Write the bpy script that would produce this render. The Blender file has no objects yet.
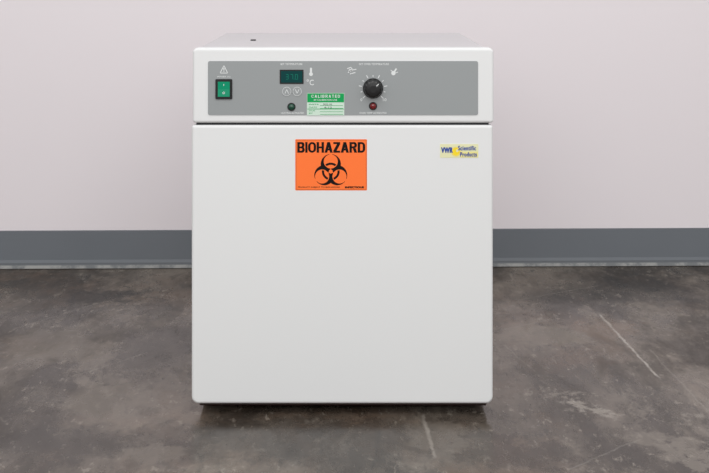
import bpy, bmesh, math
from mathutils import Vector, Matrix

S=487.0; F=1169.0; CX=345.0; HY=-32.0; H=0.92; D0=2.4
def fx(x): return (x-CX)/S
def fz(y): return H-(y-HY)/S
def floor_pt(x,y):
    d=F*H/(y-HY); return ((x-CX)*d/F, d-D0)

sc=bpy.context.scene
sc.view_settings.view_transform='Standard'

# ---------------- materials ----------------
def lin(c):
    return tuple(((v/255.0)/12.92 if v/255.0<=0.04045 else ((v/255.0+0.055)/1.055)**2.4) for v in c)
def mat(name,rgb,rough=0.5,metal=0.0,bump=0.0,bscale=300,var=0.0,emit=None,es=0,spec=0.5,coat=0):
    m=bpy.data.materials.new(name); m.use_nodes=True
    nt=m.node_tree; b=nt.nodes['Principled BSDF']
    c=lin(rgb)+(1,)
    b.inputs['Base Color'].default_value=c
    b.inputs['Roughness'].default_value=rough
    b.inputs['Metallic'].default_value=metal
    b.inputs['Specular IOR Level'].default_value=spec
    b.inputs['Coat Weight'].default_value=coat
    if emit:
        b.inputs['Emission Color'].default_value=lin(emit)+(1,)
        b.inputs['Emission Strength'].default_value=es
    tc=nt.nodes.new('ShaderNodeTexCoord')
    if bump>0:
        n=nt.nodes.new('ShaderNodeTexNoise'); n.inputs['Scale'].default_value=bscale; n.inputs['Detail'].default_value=3
        nt.links.new(tc.outputs['Object'],n.inputs['Vector'])
        bp=nt.nodes.new('ShaderNodeBump'); bp.inputs['Strength'].default_value=bump; bp.inputs['Distance'].default_value=0.001
        nt.links.new(n.outputs['Fac'],bp.inputs['Height']); nt.links.new(bp.outputs['Normal'],b.inputs['Normal'])
    n2=nt.nodes.new('ShaderNodeTexNoise'); n2.inputs['Scale'].default_value=3.0; n2.inputs['Detail'].default_value=4
    nt.links.new(tc.outputs['Object'],n2.inputs['Vector'])
    mx=nt.nodes.new('ShaderNodeMix'); mx.data_type='RGBA'
    k=1-max(var,0.005)
    mx.inputs[6].default_value=c; mx.inputs[7].default_value=(c[0]*k,c[1]*k,c[2]*k,1)
    nt.links.new(n2.outputs['Fac'],mx.inputs[0]); nt.links.new(mx.outputs[2],b.inputs['Base Color'])
    return m
M={}
M['white']=mat('white_powder_coat',(229,230,230),0.6,bump=0.05,bscale=500,var=0.01,spec=0.25)
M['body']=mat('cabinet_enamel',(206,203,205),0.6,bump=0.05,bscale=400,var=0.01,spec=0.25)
M['gray']=mat('gray_panel_overlay',(150,154,155),0.5,bump=0.05,bscale=900,var=0.02)
M['black']=mat('black_plastic',(10,10,11),0.3)
M['rubber']=mat('black_rubber',(14,13,13),0.7)
M['darkpan']=mat('dark_underside',(40,12,9),0.5)  # red tint paints reddish reflections into the dark pan
M['print']=mat('white_print',(222,225,225),0.5)
M['ink']=mat('black_ink',(12,9,9),0.6,spec=0.2)
M['orange']=mat('orange_vinyl',(255,122,58),0.5,var=0.01,spec=0.2,emit=(255,128,66),es=0.04)  # faint emission added to lift the orange; a sticker gives no light
M['green']=mat('green_lit_rocker',(0,118,86),0.3,emit=(0,160,115),es=0.25,spec=0.2)
M['greenlab']=mat('green_label',(14,160,84),0.5,spec=0.2)
M['paper']=mat('white_label_paper',(204,226,210),0.6)
M['screen']=mat('display_glass',(0,62,62),0.5,spec=0.15)
M['seg']=mat('display_segments',(16,120,100),0.5,emit=(20,120,100),es=0.05,spec=0.15)
M['ledg']=mat('dark_green_lens',(10,68,50),0.25,coat=0.2)
M['ledr']=mat('red_lens',(112,12,18),0.2,coat=0.3)
M['blue']=mat('blue_ink',(22,66,158),0.5)
M['yellow']=mat('yellow_ink',(250,220,30),0.5)
M['logopaper']=mat('cream_label',(230,229,184),0.5)
M['wall']=mat('painted_wall',(239,232,235),0.8,bump=0.08,bscale=120,var=0.01,spec=0.3)
M['seam']=mat('gap_shade',(34,35,37),0.7)  # paints the shade in the gap above the door

# ---------------- object helpers ----------------
def finish(name,verts,faces,mats,midx=None,parent=None,smooth=False,origin=None):
    vs=[Vector(v) for v in verts]
    if origin is None:
        mn=Vector([min(v[i] for v in vs) for i in range(3)]); mxv=Vector([max(v[i] for v in vs) for i in range(3)])
        origin=(mn+mxv)/2
    origin=Vector(origin)
    me=bpy.data.meshes.new(name); me.from_pydata([v-origin for v in vs],[],faces)
    for m in mats: me.materials.append(m)
    if midx:
        for p,i in zip(me.polygons,midx): p.material_index=i
    if smooth:
        for p in me.polygons: p.use_smooth=True
    me.update()
    o=bpy.data.objects.new(name,me); sc.collection.objects.link(o)
    o.location=origin
    if parent: set_parent(o,parent)
    return o
WL={}
def set_parent(o,p):
    WL[o.name]=o.location.copy()
    pl=WL.get(p.name,p.location.copy())
    o.parent=p; o.matrix_parent_inverse=Matrix.Translation(-pl) if p.parent is None else Matrix.Identity(4)
    if p.parent is not None:
        o.location=WL[o.name]-pl
def rbox(name,x0,x1,y0,y1,z0,z1,r,m,parent=None,seg=4,rc=0,rctop=True):
    """box with rounded edges; rc = larger radius on front-view corners (edges along depth)"""
    bm=bmesh.new(); bmesh.ops.create_cube(bm,size=1)
    for v in bm.verts:
        v.co=Vector(((x0+x1)/2+v.co.x*(x1-x0),(y0+y1)/2+v.co.y*(y1-y0),(z0+z1)/2+v.co.z*(z1-z0)))
    if rc>0:
        ed=[e for e in bm.edges if abs(e.verts[0].co.y-e.verts[1].co.y)>1e-6 and ((e.verts[0].co.z>(z0+z1)/2)==rctop)]
        bmesh.ops.bevel(bm,geom=ed,offset=rc,segments=6,profile=0.5,affect='EDGES')
        bm.normal_update()
        ed=[e for e in bm.edges if e.calc_face_angle(0)>math.radians(60)]
        bmesh.ops.bevel(bm,geom=ed,offset=r,segments=seg,profile=0.5,affect='EDGES')
    elif r>0: bmesh.ops.bevel(bm,geom=list(bm.edges),offset=r,segments=seg,profile=0.5,affect='EDGES')
    bm.verts.index_update()
    vs=[v.co.copy() for v in bm.verts]; fs=[[v.index for v in f.verts] for f in bm.faces]
    bm.free()
    o=finish(name,vs,fs,[m],parent=parent,smooth=True)
    if r>0:
        wn_=o.modifiers.new('weighted','WEIGHTED_NORMAL'); wn_.mode='FACE_AREA'; wn_.weight=100; wn_.thresh=0.001
    else:
        for p in o.data.polygons: p.use_smooth=False
    return o

class B:
    """builder on the front plane; input in units of 1/487 m, y = forward offset"""
    def __init__(s): s.v=[];s.f=[];s.m=[];s.mats=[]
    def mi(s,m):
        if m not in s.mats: s.mats.append(m)
        return s.mats.index(m)
    def poly(s,pts,y,m):
        b=len(s.v); s.v+=[(fx(p[0]),-y,fz(p[1])) for p in pts]
        s.f.append(list(range(b,b+len(pts)))); s.m.append(s.mi(m))
    def rect(s,x0,y0,x1,y1,y,m): s.poly([(x0,y1),(x1,y1),(x1,y0),(x0,y0)],y,m)
    def slab(s,x0,y0,x1,y1,ya,yb,m,r=0,n=6):
        pts=[]
        if r<=0: pts=[(x0,y1),(x1,y1),(x1,y0),(x0,y0)]
        else:
            for (cx,cy,a0) in ((x1-r,y1-r,0),(x0+r,y1-r,90),(x0+r,y0+r,180),(x1-r,y0+r,270)):
                for i in range(n+1):
                    a=math.radians(a0+90*i/n); pts.append((cx+r*math.cos(a),cy+r*math.sin(a)))
            pts.reverse()
        s.prism(pts,ya,yb,m)
    def prism(s,pts,ya,yb,m):
        b=len(s.v); n=len(pts)
        s.v+=[(fx(p[0]),-ya,fz(p[1])) for p in pts]+[(fx(p[0]),-yb,fz(p[1])) for p in pts]
        k=s.mi(m)
        s.f.append(list(range(b+n,b+2*n))); s.m.append(k)
        s.f.append(list(range(b+n-1,b-1,-1))); s.m.append(k)
        for i in range(n):
            j=(i+1)%n; s.f.append([b+i,b+j,b+n+j,b+n+i]); s.m.append(k)
    def disc(s,cx,cy,r,y,m,n=32): s.poly([(cx+r*math.cos(-2*math.pi*i/n),cy+r*math.sin(-2*math.pi*i/n)) for i in range(n)],y,m)
    def cyl(s,cx,cy,r,ya,yb,m,n=40,r2=None):
        r2=r if r2 is None else r2
        b=len(s.v); k=s.mi(m)
        for rr,yy in ((r,ya),(r2,yb)):
            s.v+=[(fx(cx+rr*math.cos(-2*math.pi*i/n)),-yy,fz(cy+rr*math.sin(-2*math.pi*i/n))) for i in range(n)]
        s.f.append(list(range(b+n,b+2*n))); s.m.append(k)
        for i in range(n):
            j=(i+1)%n; s.f.append([b+i,b+j,b+n+j,b+n+i]); s.m.append(k)
    def dome(s,cx,cy,r,ya,h,m,n=24,rings=6):
        for q in range(rings):
            a0=q/rings*math.pi/2; a1=(q+1)/rings*math.pi/2
            b=len(s.v);k=s.mi(m)
            for a in (a0,a1):
                s.v+=[(fx(cx+r*math.cos(a)*math.cos(-2*math.pi*i/n)),-(ya+h*math.sin(a)),fz(cy+r*math.cos(a)*math.sin(-2*math.pi*i/n))) for i in range(n)]
            for i in range(n):
                j=(i+1)%n; s.f.append([b+i,b+j,b+n+j,b+n+i]); s.m.append(k)
    def ring(s,cx,cy,ri,ro,y,m,a0=0,a1=360,n=40):
        b=len(s.v);k=s.mi(m)
        for i in range(n+1):
            a=math.radians(a0+(a1-a0)*i/n)
            for r in (ri,ro): s.v.append((fx(cx+r*math.cos(a)),-y,fz(cy+r*math.sin(a))))
        for i in range(n):
            s.f.append([b+2*i,b+2*i+2,b+2*i+3,b+2*i+1]); s.m.append(k)
    def line(s,x0,y0,x1,y1,w,y,m):
        d=Vector((x1-x0,y1-y0)).normalized(); n=Vector((-d.y,d.x))*w/2
        s.poly([(x0-n.x,y0-n.y),(x0+n.x,y0+n.y),(x1+n.x,y1+n.y),(x1-n.x,y1-n.y)],y,m)
    def shape(s,fn,x0,y0,x1,y1,y,m,ny=100,nx=160):
        """fill the region fn(x,y)==True by thin horizontal strips"""
        h=(y1-y0)/ny
        for j in range(ny):
            yy=y0+h*(j+0.5); st=None
            for i in range(nx+1):
                x=x0+(x1-x0)*(i+0.5)/nx
                ok=i<nx and fn(x,yy)
                xe=x0+(x1-x0)*i/nx
                if ok and st is None: st=xe
                if not ok and st is not None:
                    s.rect(st,yy-h*0.51,xe,yy+h*0.51,y,m); st=None
    def text(s,t,x0,y0,x1,y1,y,m,bold=0.0,shear=0.0,heavy=0.0,spacing=1.0):
        cu=bpy.data.curves.new('t','FONT'); cu.body=t; cu.offset=bold; cu.shear=shear; cu.resolution_u=3; cu.space_character=spacing
        o=bpy.data.objects.new('t',cu); sc.collection.objects.link(o)
        bpy.context.view_layer.update()
        dg=bpy.context.evaluated_depsgraph_get()
        me=bpy.data.meshes.new_from_object(o.evaluated_get(dg))
        xs=[v.co.x for v in me.vertices]; ys=[v.co.y for v in me.vertices]
        ax,bx,ay,by=min(xs),max(xs),min(ys),max(ys)
        k=s.mi(m)
        offs=[(0,0)] if heavy<=0 else [(i*heavy,j*heavy*0.45) for i in (-1,-0.33,0.33,1) for j in (-1,1)]
        X0,X1,Y0,Y1=x0+heavy,x1-heavy,y0+heavy*0.45,y1-heavy*0.45
        for q,(dx,dy) in enumerate(offs):
            b=len(s.v)
            for v in me.vertices:
                s.v.append((fx(X0+dx+(v.co.x-ax)/(bx-ax)*(X1-X0)),-y-q*0.00001,fz(Y1+dy-(v.co.y-ay)/(by-ay)*(Y1-Y0))))
            for p in me.polygons: s.f.append([b+i for i in p.vertices]); s.m.append(k)
        bpy.data.objects.remove(o); bpy.data.curves.remove(cu); bpy.data.meshes.remove(me)
    def obj(s,name,parent=None,smooth=False):
        return finish(name,s.v,s.f,s.mats,s.m,parent=parent,smooth=smooth)

# bold sans capitals as implicit shapes (w x h box, stroke t)
def rrect(x,y,x0,y0,x1,y1,r,left=True,right=True):
    if not (x0<=x<=x1 and y0<=y<=y1): return False
    r=max(0.001,min(r,(y1-y0)/2,(x1-x0)/2))
    dy=0
    if y<y0+r: dy=y0+r-y
    elif y>y1-r: dy=y-(y1-r)
    dx=0
    if left and x<x0+r: dx=x0+r-x
    elif right and x>x1-r: dx=x-(x1-r)
    return dx*dx+dy*dy<=r*r if (dx>0 and dy>0) else True
def glyph(c,w,h,t):
    tv=t*0.80
    def f(x,y):
        if c=='I': return True
        if c=='L': return x<t or y>h-tv
        if c=='T': return y<tv or abs(x-w/2)<t/2
        if c=='E': return x<t or y<tv or y>h-tv or (abs(y-h/2)<tv/2 and x<w*0.92)
        if c=='C': return rrect(x,y,0,0,w,h,h*0.4) and not rrect(x,y,t,tv,w-t,h-tv,h*0.25) and not (x>w*0.5 and abs(y-h/2)<h*0.17)
        if c=='H': return x<t or x>w-t or abs(y-h/2)<tv/2
        if c=='O': return rrect(x,y,0,0,w,h,h*0.5) and not rrect(x,y,t,tv,w-t,h-tv,h*0.4)
        if c=='D': return rrect(x,y,0,0,w,h,h*0.48,left=False) and not rrect(x,y,t,tv,w-t,h-tv,h*0.34,left=False)
        if c=='B':
            a=rrect(x,y,0,0,w*0.96,h*0.55,h*0.25,left=False) and not rrect(x,y,t,tv,w*0.96-t,h*0.5-tv*0.45,h*0.12,left=False)
            b=rrect(x,y,0,h*0.45,w,h,h*0.27,left=False) and not rrect(x,y,t,h*0.5+tv*0.45,w-t,h-tv,h*0.14,left=False)
            if abs(y-h*0.5)<tv*0.45: return x<w*0.9
            return a if y<h*0.5 else b
        if c=='R':
            if y<h*0.58: return rrect(x,y,0,0,w*0.97,h*0.58,h*0.27,left=False) and not rrect(x,y,t,tv,w*0.97-t,h*0.58-tv,h*0.13,left=False)
            if x<t: return True
            k=(y-h*0.58)/(h*0.42); xc=w*0.44+(w-t*1.15-w*0.44)*k
            return xc<=x<=xc+t*1.15
        if c=='Z':
            if y<tv or y>h-tv: return True
            k=(y-tv)/(h-2*tv); xc=(w-t*1.3)*(1-k)
            return xc<=x<=xc+t*1.35
        if c=='A':
            k=y/h; half=t*0.55+(w/2-t*0.55)*k; a=abs(x-w/2)
            if a>half: return False
            inner=half-t*1.1
            if inner<0: return True
            if h*0.62<y<h*0.62+tv*0.9: return True
            return a>inner
        return False
    return f
RW={'B':7.6,'I':2.3,'O':8.2,'H':7.5,'A':8.4,'Z':7.0,'R':7.8,'D':7.7,'C':7.8,'L':6.4,'T':7.2,'E':6.6}
def caps(b,txt,x0,y0,x1,y1,t,e,m,gapf=0.1,ny=60):
    tot=sum(RW[c] for c in txt); n=len(txt)
    u=(x1-x0)/(tot*(1+gapf)); gap=(x1-x0-tot*u)/(n-1); xx=x0
    for c in txt:
        w=RW[c]*u; g=glyph(c,w,y1-y0,t if c!='I' else w)
        b.shape(lambda x,y,g=g,xx=xx:g(x-xx,y-y0),xx,y0,xx+w,y1,e,m,ny=ny,nx=70)
        xx+=w+gap

# ---------------- setting ----------------
def struct(o): o['kind']='structure'; return o
WK=0.018
def wy(x): return 1.20+WK*x
X0,X1=-4.5,4.5
v=[(X0,wy(X0),0),(X1,wy(X1),0),(X1,wy(X1),2.9),(X0,wy(X0),2.9),(X0,wy(X0)+.12,0),(X1,wy(X1)+.12,0),(X1,wy(X1)+.12,2.9),(X0,wy(X0)+.12,2.9)]
struct(finish('wall_back',v,[[0,1,2,3],[5,4,7,6],[3,2,6,7],[0,3,7,4],[1,5,6,2],[0,4,5,1]],[M['wall']]))

# baseboard (vinyl cove base)
bbm=mat('vinyl_cove_base',(114,119,125),0.5,var=0.14,bump=0.05,bscale=60)
nt=bbm.node_tree; bs=nt.nodes['Principled BSDF']
tc=nt.nodes.new('ShaderNodeNewGeometry'); sx=nt.nodes.new('ShaderNodeSeparateXYZ'); nt.links.new(tc.outputs['Position'],sx.inputs[0])
nz=nt.nodes.new('ShaderNodeTexNoise'); nz.inputs['Scale'].default_value=22; nz.inputs['Detail'].default_value=8; nz.inputs['Roughness'].default_value=0.7
nt.links.new(tc.outputs['Position'],nz.inputs['Vector'])
nzr=nt.nodes.new('ShaderNodeMapRange'); nzr.inputs[1].default_value=0.42; nzr.inputs[2].default_value=0.56; nzr.inputs[3].default_value=0.25; nzr.inputs[4].default_value=1.0
nt.links.new(nz.outputs['Fac'],nzr.inputs[0])
old=bs.inputs['Base Color'].links[0].from_socket
def band(z0,z1,rgb,amt,src,mottled=False,rev=False):
    mr=nt.nodes.new('ShaderNodeMapRange'); mr.inputs[1].default_value=z0; mr.inputs[2].default_value=z1
    mr.inputs[3].default_value=0 if rev else amt; mr.inputs[4].default_value=amt if rev else 0
    nt.links.new(sx.outputs['Z'],mr.inputs[0]); fac=mr.outputs[0]
    if mottled:
        mm=nt.nodes.new('ShaderNodeMath'); mm.operation='MULTIPLY'; nt.links.new(fac,mm.inputs[0]); nt.links.new(nzr.outputs[0],mm.inputs[1]); fac=mm.outputs[0]
    mx=nt.nodes.new('ShaderNodeMix'); mx.data_type='RGBA'
    nt.links.new(fac,mx.inputs[0]); nt.links.new(src,mx.inputs[6]); mx.inputs[7].default_value=lin(rgb)+(1,)
    return mx.outputs[2]
c1=band(0.111,0.1125,(88,92,97),0.6,old,rev=True)
c1=band(0.016,0.019,(80,84,88),0.8,c1)
c1=band(0.0095,0.0125,(150,150,147),0.95,c1,mottled=True)  # highlight on the flared toe painted in as a paler, worn strip
c1=band(0.002,0.003,(60,58,56),0.9,c1)
nt.links.new(c1,bs.inputs['Base Color'])
prof=[(0,0),(-0.015,0.0),(-0.015,0.002),(-0.012,0.007),(-0.008,0.014),(-0.005,0.026),(-0.004,0.112),(-0.003,0.114),(0,0.115)]
v=[];f=[]
for X in (X0,X1):
    v+=[(X,wy(X)+a-0.0005,z+0.0005) for a,z in prof]
n=len(prof)
for i in range(n):
    j=(i+1)%n; f.append([i,j,n+j,n+i])
f.append(list(range(n-1,-1,-1))); f.append(list(range(n,2*n)))
struct(finish('baseboard_back',v,f,[bbm]))

# floor
fm=bpy.data.materials.new('sealed_concrete'); fm.use_nodes=True
nt=fm.node_tree; N=nt.nodes; L=nt.links; bs=N['Principled BSDF']
geo=N.new('ShaderNodeNewGeometry'); P=geo.outputs['Position']
def noise(scale,detail=6,rough=0.6,dist=0.0,vec=None,off=None):
    n=N.new('ShaderNodeTexNoise'); n.inputs['Scale'].default_value=scale; n.inputs['Detail'].default_value=detail
    n.inputs['Roughness'].default_value=rough; n.inputs['Distortion'].default_value=dist
    src=vec or P
    if off:
        a=N.new('ShaderNodeVectorMath'); L.new(src,a.inputs[0]); a.inputs[1].default_value=off; src=a.outputs[0]
    L.new(src,n.inputs['Vector']); return n.outputs['Fac']
def mrange(s,a,b,c,d):
    n=N.new('ShaderNodeMapRange'); n.inputs[1].default_value=a;n.inputs[2].default_value=b;n.inputs[3].default_value=c;n.inputs[4].default_value=d
    L.new(s,n.inputs[0]); return n.outputs[0]
def math_(op,a,b=None):
    n=N.new('ShaderNodeMath'); n.operation=op
    for i,q in enumerate((a,b)):
        if q is None: continue
        if isinstance(q,(int,float)): n.inputs[i].default_value=q
        else: L.new(q,n.inputs[i])
    return n.outputs[0]
def mix(fac,a,b):
    n=N.new('ShaderNodeMix'); n.data_type='RGBA'
    for idx,q in ((0,fac),(6,a),(7,b)):
        if isinstance(q,(int,float)): n.inputs[idx].default_value=q
        elif isinstance(q,tuple): n.inputs[idx].default_value=lin(q)+(1,)
        else: L.new(q,n.inputs[idx])
    return n.outputs[2]
sq=N.new('ShaderNodeMapping'); sq.inputs['Scale'].default_value=(1.4,0.65,1); L.new(P,sq.inputs['Vector']); Q=sq.outputs[0]
big=noise(1.5,14,0.66,0.3,vec=Q,off=(6,3,0))
med=noise(7.5,12,0.74,0.3,vec=Q,off=(3,7,1))
huge=noise(1.1,4,0.6,0.3,vec=P,off=(2,1,4))
col=mix(mrange(big,0.42,0.58,0,1),(62,55,49),(120,110,100))
col=mix(mrange(med,0.49,0.58,0,0.45),col,(60,54,48))
col=mix(mrange(noise(4.5,12,0.74,0.3,vec=Q,off=(11,2,5)),0.53,0.62,0,0.5),col,(136,126,115))
col=mix(mrange(noise(2.2,8,0.7,0.2,off=(5,9,3)),0.50,0.62,0,0.45),col,(108,88,73))
col=mix(mrange(noise(26,8,0.75,vec=Q,off=(1,5,2)),0.53,0.60,0,0.42),col,(50,46,42))
col=mix(mrange(noise(34,8,0.75,vec=Q,off=(8,1,2)),0.57,0.62,0,0.45),col,(156,147,136))
wn=N.new('ShaderNodeTexNoise'); wn.inputs['Scale'].default_value=9; wn.inputs['Detail'].default_value=10; wn.inputs['Roughness'].default_value=0.75; L.new(P,wn.inputs['Vector'])
va=N.new('ShaderNodeVectorMath'); va.operation='MULTIPLY_ADD'; L.new(wn.outputs['Color'],va.inputs[0]); va.inputs[1].default_value=(0.45,0.45,0); va.inputs[2].default_value=(-0.225,-0.225,0)
vb=N.new('ShaderNodeVectorMath'); L.new(P,vb.inputs[0]); L.new(va.outputs[0],vb.inputs[1])
PD=vb.outputs[0]
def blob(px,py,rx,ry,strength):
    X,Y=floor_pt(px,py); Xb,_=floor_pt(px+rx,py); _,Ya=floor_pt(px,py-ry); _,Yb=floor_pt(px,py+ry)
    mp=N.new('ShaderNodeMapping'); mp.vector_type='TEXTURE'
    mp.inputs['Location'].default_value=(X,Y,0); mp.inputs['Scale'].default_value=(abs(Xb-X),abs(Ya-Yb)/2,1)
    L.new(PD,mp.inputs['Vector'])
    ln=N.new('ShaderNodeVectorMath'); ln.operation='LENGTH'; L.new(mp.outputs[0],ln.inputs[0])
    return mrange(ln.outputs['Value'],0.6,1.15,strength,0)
def seg(px0,py0,px1,py1,w,strength,brk=0.5):
    X,Y=floor_pt(px0,py0); X2,Y2=floor_pt(px1,py1)
    ln=math.hypot(X2-X,Y2-Y); an=math.atan2(Y2-Y,X2-X)
    mp=N.new('ShaderNodeMapping'); mp.vector_type='TEXTURE'
    mp.inputs['Location'].default_value=(X,Y,0); mp.inputs['Rotation'].default_value=(0,0,an); mp.inputs['Scale'].default_value=(ln,1,1)
    wob=N.new('ShaderNodeVectorMath'); wob.operation='MULTIPLY_ADD'; L.new(wn.outputs['Color'],wob.inputs[0]); wob.inputs[1].default_value=(0.025,0.025,0); wob.inputs[2].default_value=(-0.0125,-0.0125,0)
    ad=N.new('ShaderNodeVectorMath'); L.new(P,ad.inputs[0]); L.new(wob.outputs[0],ad.inputs[1])
    L.new(ad.outputs[0],mp.inputs['Vector'])
    sp=N.new('ShaderNodeSeparateXYZ'); L.new(mp.outputs[0],sp.inputs[0])
    a=mrange(math_('ABSOLUTE',sp.outputs['Y']),w*0.3,w,1,0)
    b=mrange(math_('ABSOLUTE',math_('SUBTRACT',sp.outputs['X'],0.5)),0.46,0.52,1,0)
    c=math_('MULTIPLY',a,b)
    c=math_('MULTIPLY',c,mrange(noise(30,4,0.6),0.40,0.58,brk,1))
    return math_('MULTIPLY',c,strength)
for args,c in [((95,296,34,7,0.75),(42,38,35)),((640,285,40,9,0.75),(44,40,36)),((545,335,45,14,0.45),(138,128,116)),
               ((300,440,200,24,0.6),(52,46,41)),((40,345,60,20,0.45),(124,115,105)),((160,345,45,30,0.6),(52,47,43)),  # widest dark blob: floor stain plus painted-in shade before the cabinet
               ((520,450,70,16,0.6),(54,46,40)),((685,350,40,18,0.55),(50,43,38)),((590,412,22,6,0.7),(158,150,140)),((655,442,36,12,0.4),(136,127,116)),
               ((60,440,90,18,0.55),(54,49,45)),((440,440,24,22,0.4),(114,105,95)),((690,300,30,6,0.55),(50,45,41)),((20,285,40,5,0.5),(52,48,44)),
               ((160,310,28,10,0.55),(54,49,45)),((540,298,40,7,0.45),(66,60,54)),((110,400,60,16,0.45),(120,111,101)),((610,330,30,10,0.35),(118,97,81)),
               ((150,450,40,10,0.4),(124,115,105)),((700,455,40,8,0.45),(146,137,126)),((555,395,14,4,0.5),(142,134,124)),((690,420,16,4,0.5),(150,142,132))]:
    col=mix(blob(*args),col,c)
for args,c in [((598,313,660,379,0.0046,0.68,0.55),(190,184,175)),((648,348,709,412,0.003,0.35),(158,151,142)),
               ((424,415,435,458,0.0050,0.55),(162,154,145)),((500,330,560,318,0.004,0.3),(154,147,138)),
               ((520,300,600,285,0.005,0.25),(150,143,134)),((380,430,372,473,0.004,0.5),(40,37,35)),
               ((566,470,640,440,0.003,0.25),(160,155,147)),((10,330,110,300,0.004,0.3),(148,141,132)),
               ((505,345,535,372,0.003,0.35),(158,151,141)),((600,415,618,418,0.010,0.45),(164,157,148)),
               ((60,380,150,352,0.003,0.3),(148,141,132)),((20,420,80,455,0.003,0.35),(42,39,37)),((690,380,640,400,0.003,0.3),(44,40,37))]:
    col=mix(seg(*args),col,c)
vo=N.new('ShaderNodeTexVoronoi'); vo.inputs['Scale'].default_value=16; L.new(PD,vo.inputs['Vector'])
fl=math_('MULTIPLY',mrange(vo.outputs['Distance'],0.05,0.09,1,0),mrange(noise(3.3,3),0.47,0.57,0,0.6))
col=mix(fl,col,(168,160,150))
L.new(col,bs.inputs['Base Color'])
L.new(math_('ADD',mrange(med,0.42,0.58,-0.06,0.10),mrange(huge,0.42,0.58,0.20,0.38)),bs.inputs['Roughness'])
bs.inputs['Specular IOR Level'].default_value=0.5
bp=N.new('ShaderNodeBump'); bp.inputs['Strength'].default_value=0.15; bp.inputs['Distance'].default_value=0.002; L.new(med,bp.inputs['Height']); L.new(bp.outputs[0],bs.inputs['Normal'])
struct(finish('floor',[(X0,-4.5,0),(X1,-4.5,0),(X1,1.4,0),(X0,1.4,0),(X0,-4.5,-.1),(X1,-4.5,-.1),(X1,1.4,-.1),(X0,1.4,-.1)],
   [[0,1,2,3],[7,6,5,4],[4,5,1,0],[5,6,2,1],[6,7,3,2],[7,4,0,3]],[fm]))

# ---------------- incubator ----------------
inc=bpy.data.objects.new('incubator',None); sc.collection.objects.link(inc)
inc.location=(fx(342.5),0.3,0); inc.empty_display_size=0.3
inc['label']='white benchtop laboratory incubator with gray control panel and orange biohazard sticker'
inc['category']='incubator'
WL['incubator']=inc.location.copy()
top=fz(48); bot=fz(404)
body=rbox('cabinet_body',fx(194.5),fx(490.5),0.035,0.60,0.040,top-0.002,0.010,M['body'],inc)
hs=rbox('control_housing',fx(192.5),fx(493.8),0.0,0.036,fz(123),top,0.006,M['white'],inc,seg=4,rc=0.010,rctop=True)
door=rbox('door',fx(191.5),fx(493.0),0.0,0.034,bot,fz(125.2),0.006,M['white'],inc,seg=4,rc=0.014,rctop=False)
rbox('door_gap_strip',fx(196),fx(489),0.006,0.045,fz(126.5),fz(121.5),0.0,M['seam'],inc)  # dark strip added to stand in for the shaded gap over the door
rbox('base_pan',fx(198),fx(488),0.022,0.585,0.0130,0.045,0.003,M['darkpan'],inc)
hg=rbox('door_hinge',fx(190.3),fx(193.5),0.0300,0.050,fz(187),fz(178),0.001,M['black'],inc); hg['label']='small black door hinge'
def vcyl(name,cx,cy,r,z0,z1,m,par,n=28,r2=None):
    r2=r2 or r; v=[];f=[]
    for rr,z in ((r,z0),(r2,z1)):
        v+=[(cx+rr*math.cos(2*math.pi*i/n),cy+rr*math.sin(2*math.pi*i/n),z) for i in range(n)]
    f.append(list(range(n-1,-1,-1))); f.append(list(range(n,2*n)))
    for i in range(n):
        j=(i+1)%n; f.append([i,j,n+j,n+i])
    return finish(name,v,f,[m],parent=par)
for x in (-0.255,0.245):
    for y in (0.09,0.53):
        o=vcyl('foot',x,y,0.018,0.0,0.0145,M['rubber'],inc,r2=0.022)
vp=vcyl('vent_plug',-0.210,0.275,0.0065,top-0.003,top+0.001,M['black'],inc,r2=0.006); vp['label']='small black plug in the top'

# control panel overlay
b=B()
b.slab(208,61,478,115,-0.001,0.0012,M['gray'],r=2)
e=0.0014; W=M['print']
for a,c in (((224,65.5),(220.2,73)),((220.2,73),(227.8,73)),((227.8,73),(224,65.5))):
    b.line(a[0],a[1],c[0],c[1],0.75,e,W)
b.text('!',223.5,67.8,224.6,72,e,W,0.02)
b.text('POWER I/O',217.5,76,230.5,77.4,e,W,0.01)
b.text('SET TEMPERATURE',280.5,63.1,302.5,65,e,W,0.015)
b.slab(310,67.6,312,73.2,0.0012,e,W,r=0.9); b.disc(311,74,1.9,e+.0001,W)
b.ring(307.8,80.4,0.6,1.1,e,W); b.text('C',309.6,79.6,313.8,85.2,e,W,0.01)
b.text('HEATING ACTIVATED',281,112,304,113.8,e,W,0.015)
b.text('SET OVER TEMPERATURE',359,63.1,389,65,e,W,0.015)
b.text('OVER TEMP ACTIVATED',359.5,112,386.5,113.8,e,W,0.015)
for i in range(11):
    a=math.radians(135+27*i)
    r1,r2=11.2,(14.4 if i%2==0 else 13)
    b.line(373+r1*math.cos(a),88+r1*math.sin(a),373+r2*math.cos(a),88+r2*math.sin(a),0.8,e,W)
for i,t in ((0,'0'),(10,'10')):
    a=math.radians(135+27*i); cx,cy=373+16.5*math.cos(a),88+16.5*math.sin(a)
    b.text(t,cx-0.9*len(t),cy-1.4,cx+0.9*len(t),cy+1.4,e,W,0.01)
b.line(347.2,68.6,351,67.2,0.9,e,W); b.line(348,72.3,353,70.2,1.0,e,W); b.line(351,67.4,353,70.2,0.8,e,W); b.line(353,69.7,356.4,69.2,0.9,e,W); b.line(350,73.9,355.5,72.4,0.8,e,W); b.ring(350.3,70.6,0.9,1.7,e,W)
b.disc(393.4,73.0,2.2,e,W); b.line(393.4,73,396.4,68.4,1.6,e+.0001,W); b.line(390.6,70,392.2,71.2,0.7,e+.0001,W); b.line(395.8,72.6,398,72,0.7,e+.0001,W)
pan=b.obj('control_panel',inc); pan['label']='gray printed control panel overlay'

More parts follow.
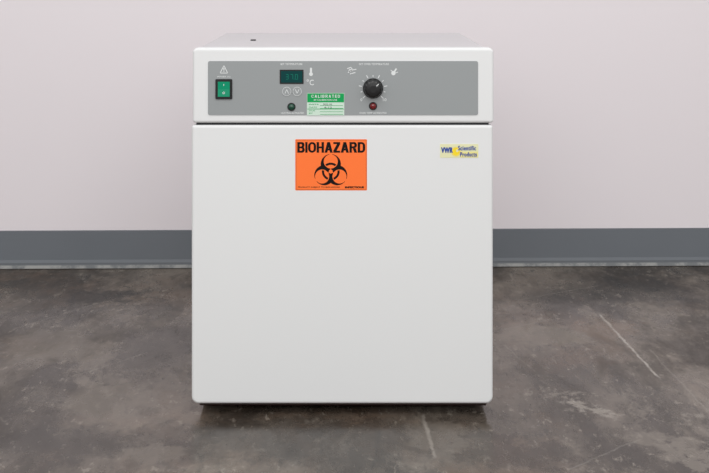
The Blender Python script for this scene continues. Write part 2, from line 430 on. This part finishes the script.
# power switch
b=B(); b.slab(215.6,79.0,232.4,99.0,0.001,0.0035,M['black'],r=1)
sw=b.obj('power_switch',inc); sw['label']='black framed green rocker switch'
b=B()
x0,x1=218.1,229.9
def wedge(bd,x0,x1,ys,m):
    n=len(ys); base=len(bd.v); k=bd.mi(m)
    for X in (x0,x1):
        bd.v+=[(fx(X),-d,fz(y)) for y,d in ys]
    for i in range(n-1): bd.f.append([base+i,base+i+1,base+n+i+1,base+n+i]); bd.m.append(k)
    bd.f.append(list(range(base,base+n))); bd.m.append(k); bd.f.append(list(range(base+2*n-1,base+n-1,-1))); bd.m.append(k)
wedge(b,x0,x1,[(96.4,0.0032),(96.4,0.0060),(89,0.0045),(81.5,0.0045),(81.5,0.0032)],M['green'])
b.line(224,83.8,224,85.6,0.6,0.0047,W); b.ring(224,92.6,0.7,1.2,0.0057,W)
b.obj('rocker',sw)

# display
b=B(); b.slab(279.8,69.6,303.6,83.8,0.001,0.0022,M['black'],r=0.6)
b.rect(281,70.9,302.4,82.5,0.0024,M['screen'])
SEG={'3':'abgcd','7':'abc','0':'abcdef'}
def digit(bd,ch,x,y,w,h,t,yy,m):
    s={'a':(x,y,x+w,y),'b':(x+w,y,x+w,y+h/2),'c':(x+w,y+h/2,x+w,y+h),'d':(x,y+h,x+w,y+h),'e':(x,y+h/2,x,y+h),'f':(x,y,x,y+h/2),'g':(x,y+h/2,x+w,y+h/2)}
    for k in SEG[ch]:
        a=s[k]; bd.line(*a,t,yy,m)
for ch,x in (('3',286.0),('7',290.6),('0',295.4)): digit(b,ch,x,74.3,2.3,4.8,0.5,0.0026,M['seg'])
b.rect(293.9,78.7,294.5,79.4,0.0026,M['seg'])
dp=b.obj('display',inc); dp['label']='dark teal display with dim green digits'
# buttons
for i,cx in enumerate((286.8,297.2)):
    b=B(); b.cyl(cx,91.3,4.6,0.001,0.0024,M['gray'],r2=4.4); b.ring(cx,91.3,4.05,4.45,0.0026,W)
    s=1 if i==0 else -1
    b.line(cx-1.8,91.3+2.1*s,cx,91.3-2.1*s,0.6,0.0026,W); b.line(cx+1.8,91.3+2.1*s,cx,91.3-2.1*s,0.6,0.0026,W)
    o=b.obj('button',inc); o['label']='round %s arrow button'%('up' if i==0 else 'down')
for cx,cy,m,l in ((291.5,106.8,'ledg','dark green indicator light'),(373,106,'ledr','dark red indicator light')):
    b=B(); b.cyl(cx,cy,4.2,0.001,0.003,M['black'],r2=3.9); b.dome(cx,cy,3.1,0.003,0.004,M[m])
    o=b.obj('indicator_light',inc,smooth=False); o['label']=l
# knob
b=B()
b.cyl(373,88.3,10.2,0.001,0.004,M['black'],n=48,r2=10.0)
n=48; base=len(b.v); k=b.mi(M['black'])
prof_k=((9.2,0.004),(8.8,0.015),(8.2,0.0178),(6.5,0.0190),(3.5,0.0196))
for (r,yy) in prof_k:
    for i in range(n):
        rr=r*((1+(0.025 if i%4<2 else -0.025)) if yy<0.0185 else 1)
        a=-2*math.pi*i/n; b.v.append((fx(373+rr*math.cos(a)),-yy,fz(88.3+rr*math.sin(a))))
for q in range(len(prof_k)-1):
    for i in range(n):
        j=(i+1)%n; b.f.append([base+q*n+i,base+q*n+j,base+(q+1)*n+j,base+(q+1)*n+i]); b.m.append(k)
b.f.append([base+(len(prof_k)-1)*n+i for i in range(n)]); b.m.append(k)
kn=b.obj('knob',inc); kn['label']='black round temperature dial knob'
b=B(); b.line(376.2,85.2,378.4,83.0,0.8,0.0200,W); b.obj('pointer',kn)

# calibration sticker
b=B(); b.slab(307,93,344.3,115.3,0.0012,0.0016,M['paper'])
b.rect(307.3,93.3,344,102.2,0.0018,M['greenlab'])
caps(b,'CALIBRATED',311.5,94.6,340,97.6,0.58,0.0020,W,gapf=0.42,ny=24)
b.text('BY CALIBRATION LAB',314,99,337,100.6,0.0020,W,0.01)
for y,t in ((103.6,'INSTR'),(106.5,'DATE'),(109.8,'DUE'),(112.4,'BY')):
    b.text(t,309,y,309+2.0*len(t),y+1.4,0.0018,M['greenlab'],0.01)
    b.line(320,y+1.8,343,y+1.8,0.4,0.0018,M['greenlab'])
b.text('30210',323,103.4,332,105,0.0018,M['ink']); b.text('4-12',324,106.5,332,108,0.0018,M['ink'])
b.line(307.3,108.9,344,108.9,0.6,0.0018,M['greenlab'])
o=b.obj('calibration_sticker',inc); o['label']='green and white calibration sticker'

# biohazard sticker
b=B(); b.slab(295.3,139.2,367,190.3,-0.001,0.0004,M['orange'],r=0.8)
K=M['ink']; e=0.0006
for r in ((296,139.9,366.3,140.1),(296,189.3,366.3,189.5),(296,139.9,296.2,189.5),(366.1,139.9,366.3,189.5)): b.rect(*r,e,K)
caps(b,'BIOHAZARD',297.3,142.0,365.2,152.6,2.45,e,K,gapf=0.07,ny=70)
def insym(x,y):
    r=math.hypot(x,y); out=False; inn=False; ringok=False
    for a in (90,210,330):
        c,s=math.cos(math.radians(a)),math.sin(math.radians(a))
        if math.hypot(x-11*c,y-11*s)<15: out=True
        if math.hypot(x-15*c,y-15*s)<10.5: inn=True
        if math.hypot(x-15*c,y-15*s)<9.3: ringok=True
        t=x*c+y*s; p=abs(-x*s+y*c)
        if t>20 and p<2.2: inn=True
        if 0<t<7 and p<0.6: inn=True
    if ringok and 10<r<13.2: return True
    return out and not inn and r>3
sc_=0.67
b.shape(lambda x,y:insym((x-330.8)/sc_,(171.4-y)/sc_),330.8-26*sc_,171.4-27*sc_,330.8+26*sc_,171.4+22*sc_,e,K,ny=230,nx=520)
b.text('PRODUCT SUBJECT TO BIOHAZARD',298,186.4,340,188,e,K,0.02)
b.text('INFECTIOUS',345,186.2,364,188.2,e,K,0.03,heavy=0.12)
o=b.obj('biohazard_sticker',inc); o['label']='orange sticker with black biohazard symbol and lettering'

# maker badge
b=B(); b.slab(440,144.0,478.3,157.6,-0.001,0.0006,M['logopaper'],r=0.4)
b.rect(460,151.6,478,157.3,0.0007,mat('pale_yellow_ink',(236,226,146),0.5))
b.disc(455.9,151.6,3.9,0.0008,M['yellow']); b.ring(455.9,151.6,4.2,4.7,0.0008,M['yellow'])
b.disc(457.2,150.6,1.3,0.0009,M['logopaper'])
b.text('VWR',441.0,147.2,452.8,152.8,0.0010,M['blue'],0.01,0.0,heavy=0.28,spacing=1.08)
b.text('Scientific',458.0,145.7,476.0,150.3,0.0010,M['blue'],0.0,0.0,heavy=0.2,spacing=1.15)
b.text('Products',460,152.0,476.8,156.5,0.0010,M['blue'],0.0,0.0,heavy=0.2,spacing=1.15)
o=b.obj('maker_badge',inc); o['label']='cream badge with blue lettering and round yellow emblem'

# ---------------- lights ----------------
w=bpy.data.worlds.new('World'); sc.world=w; w.use_nodes=True
w.node_tree.nodes['Background'].inputs[0].default_value=(0.98,0.98,0.99,1); w.node_tree.nodes['Background'].inputs[1].default_value=0.76
def area(name,loc,sx,sy,power,target,col=(1,1,1)):
    l=bpy.data.lights.new(name,'AREA'); l.shape='RECTANGLE'; l.size=sx; l.size_y=sy; l.energy=power; l.color=col
    o=bpy.data.objects.new(name,l); sc.collection.objects.link(o); o.location=loc
    o.rotation_euler=(Vector(target)-Vector(loc)).to_track_quat('-Z','Y').to_euler(); return o
area('ceiling_light',(0.2,-1.6,2.85),3.4,1.4,30,(0.1,-0.2,0.4),(1,0.99,0.975))
area('front_fill',(0.0,-4.0,2.1),3.4,1.6,60,(0,0.6,0.4),(1,0.99,0.975))  # unseen fill added behind the camera to even out the door

# ---------------- camera ----------------
cd=bpy.data.cameras.new('Camera'); cam=bpy.data.objects.new('Camera',cd); sc.collection.objects.link(cam)
cam.location=(0,-D0,H); cam.rotation_euler=(math.radians(90),0,0)
cd.sensor_width=36; cd.lens=36*F/709; cd.shift_x=(354.5-CX)/709; cd.shift_y=-(236.5-HY)/709
sc.camera=cam
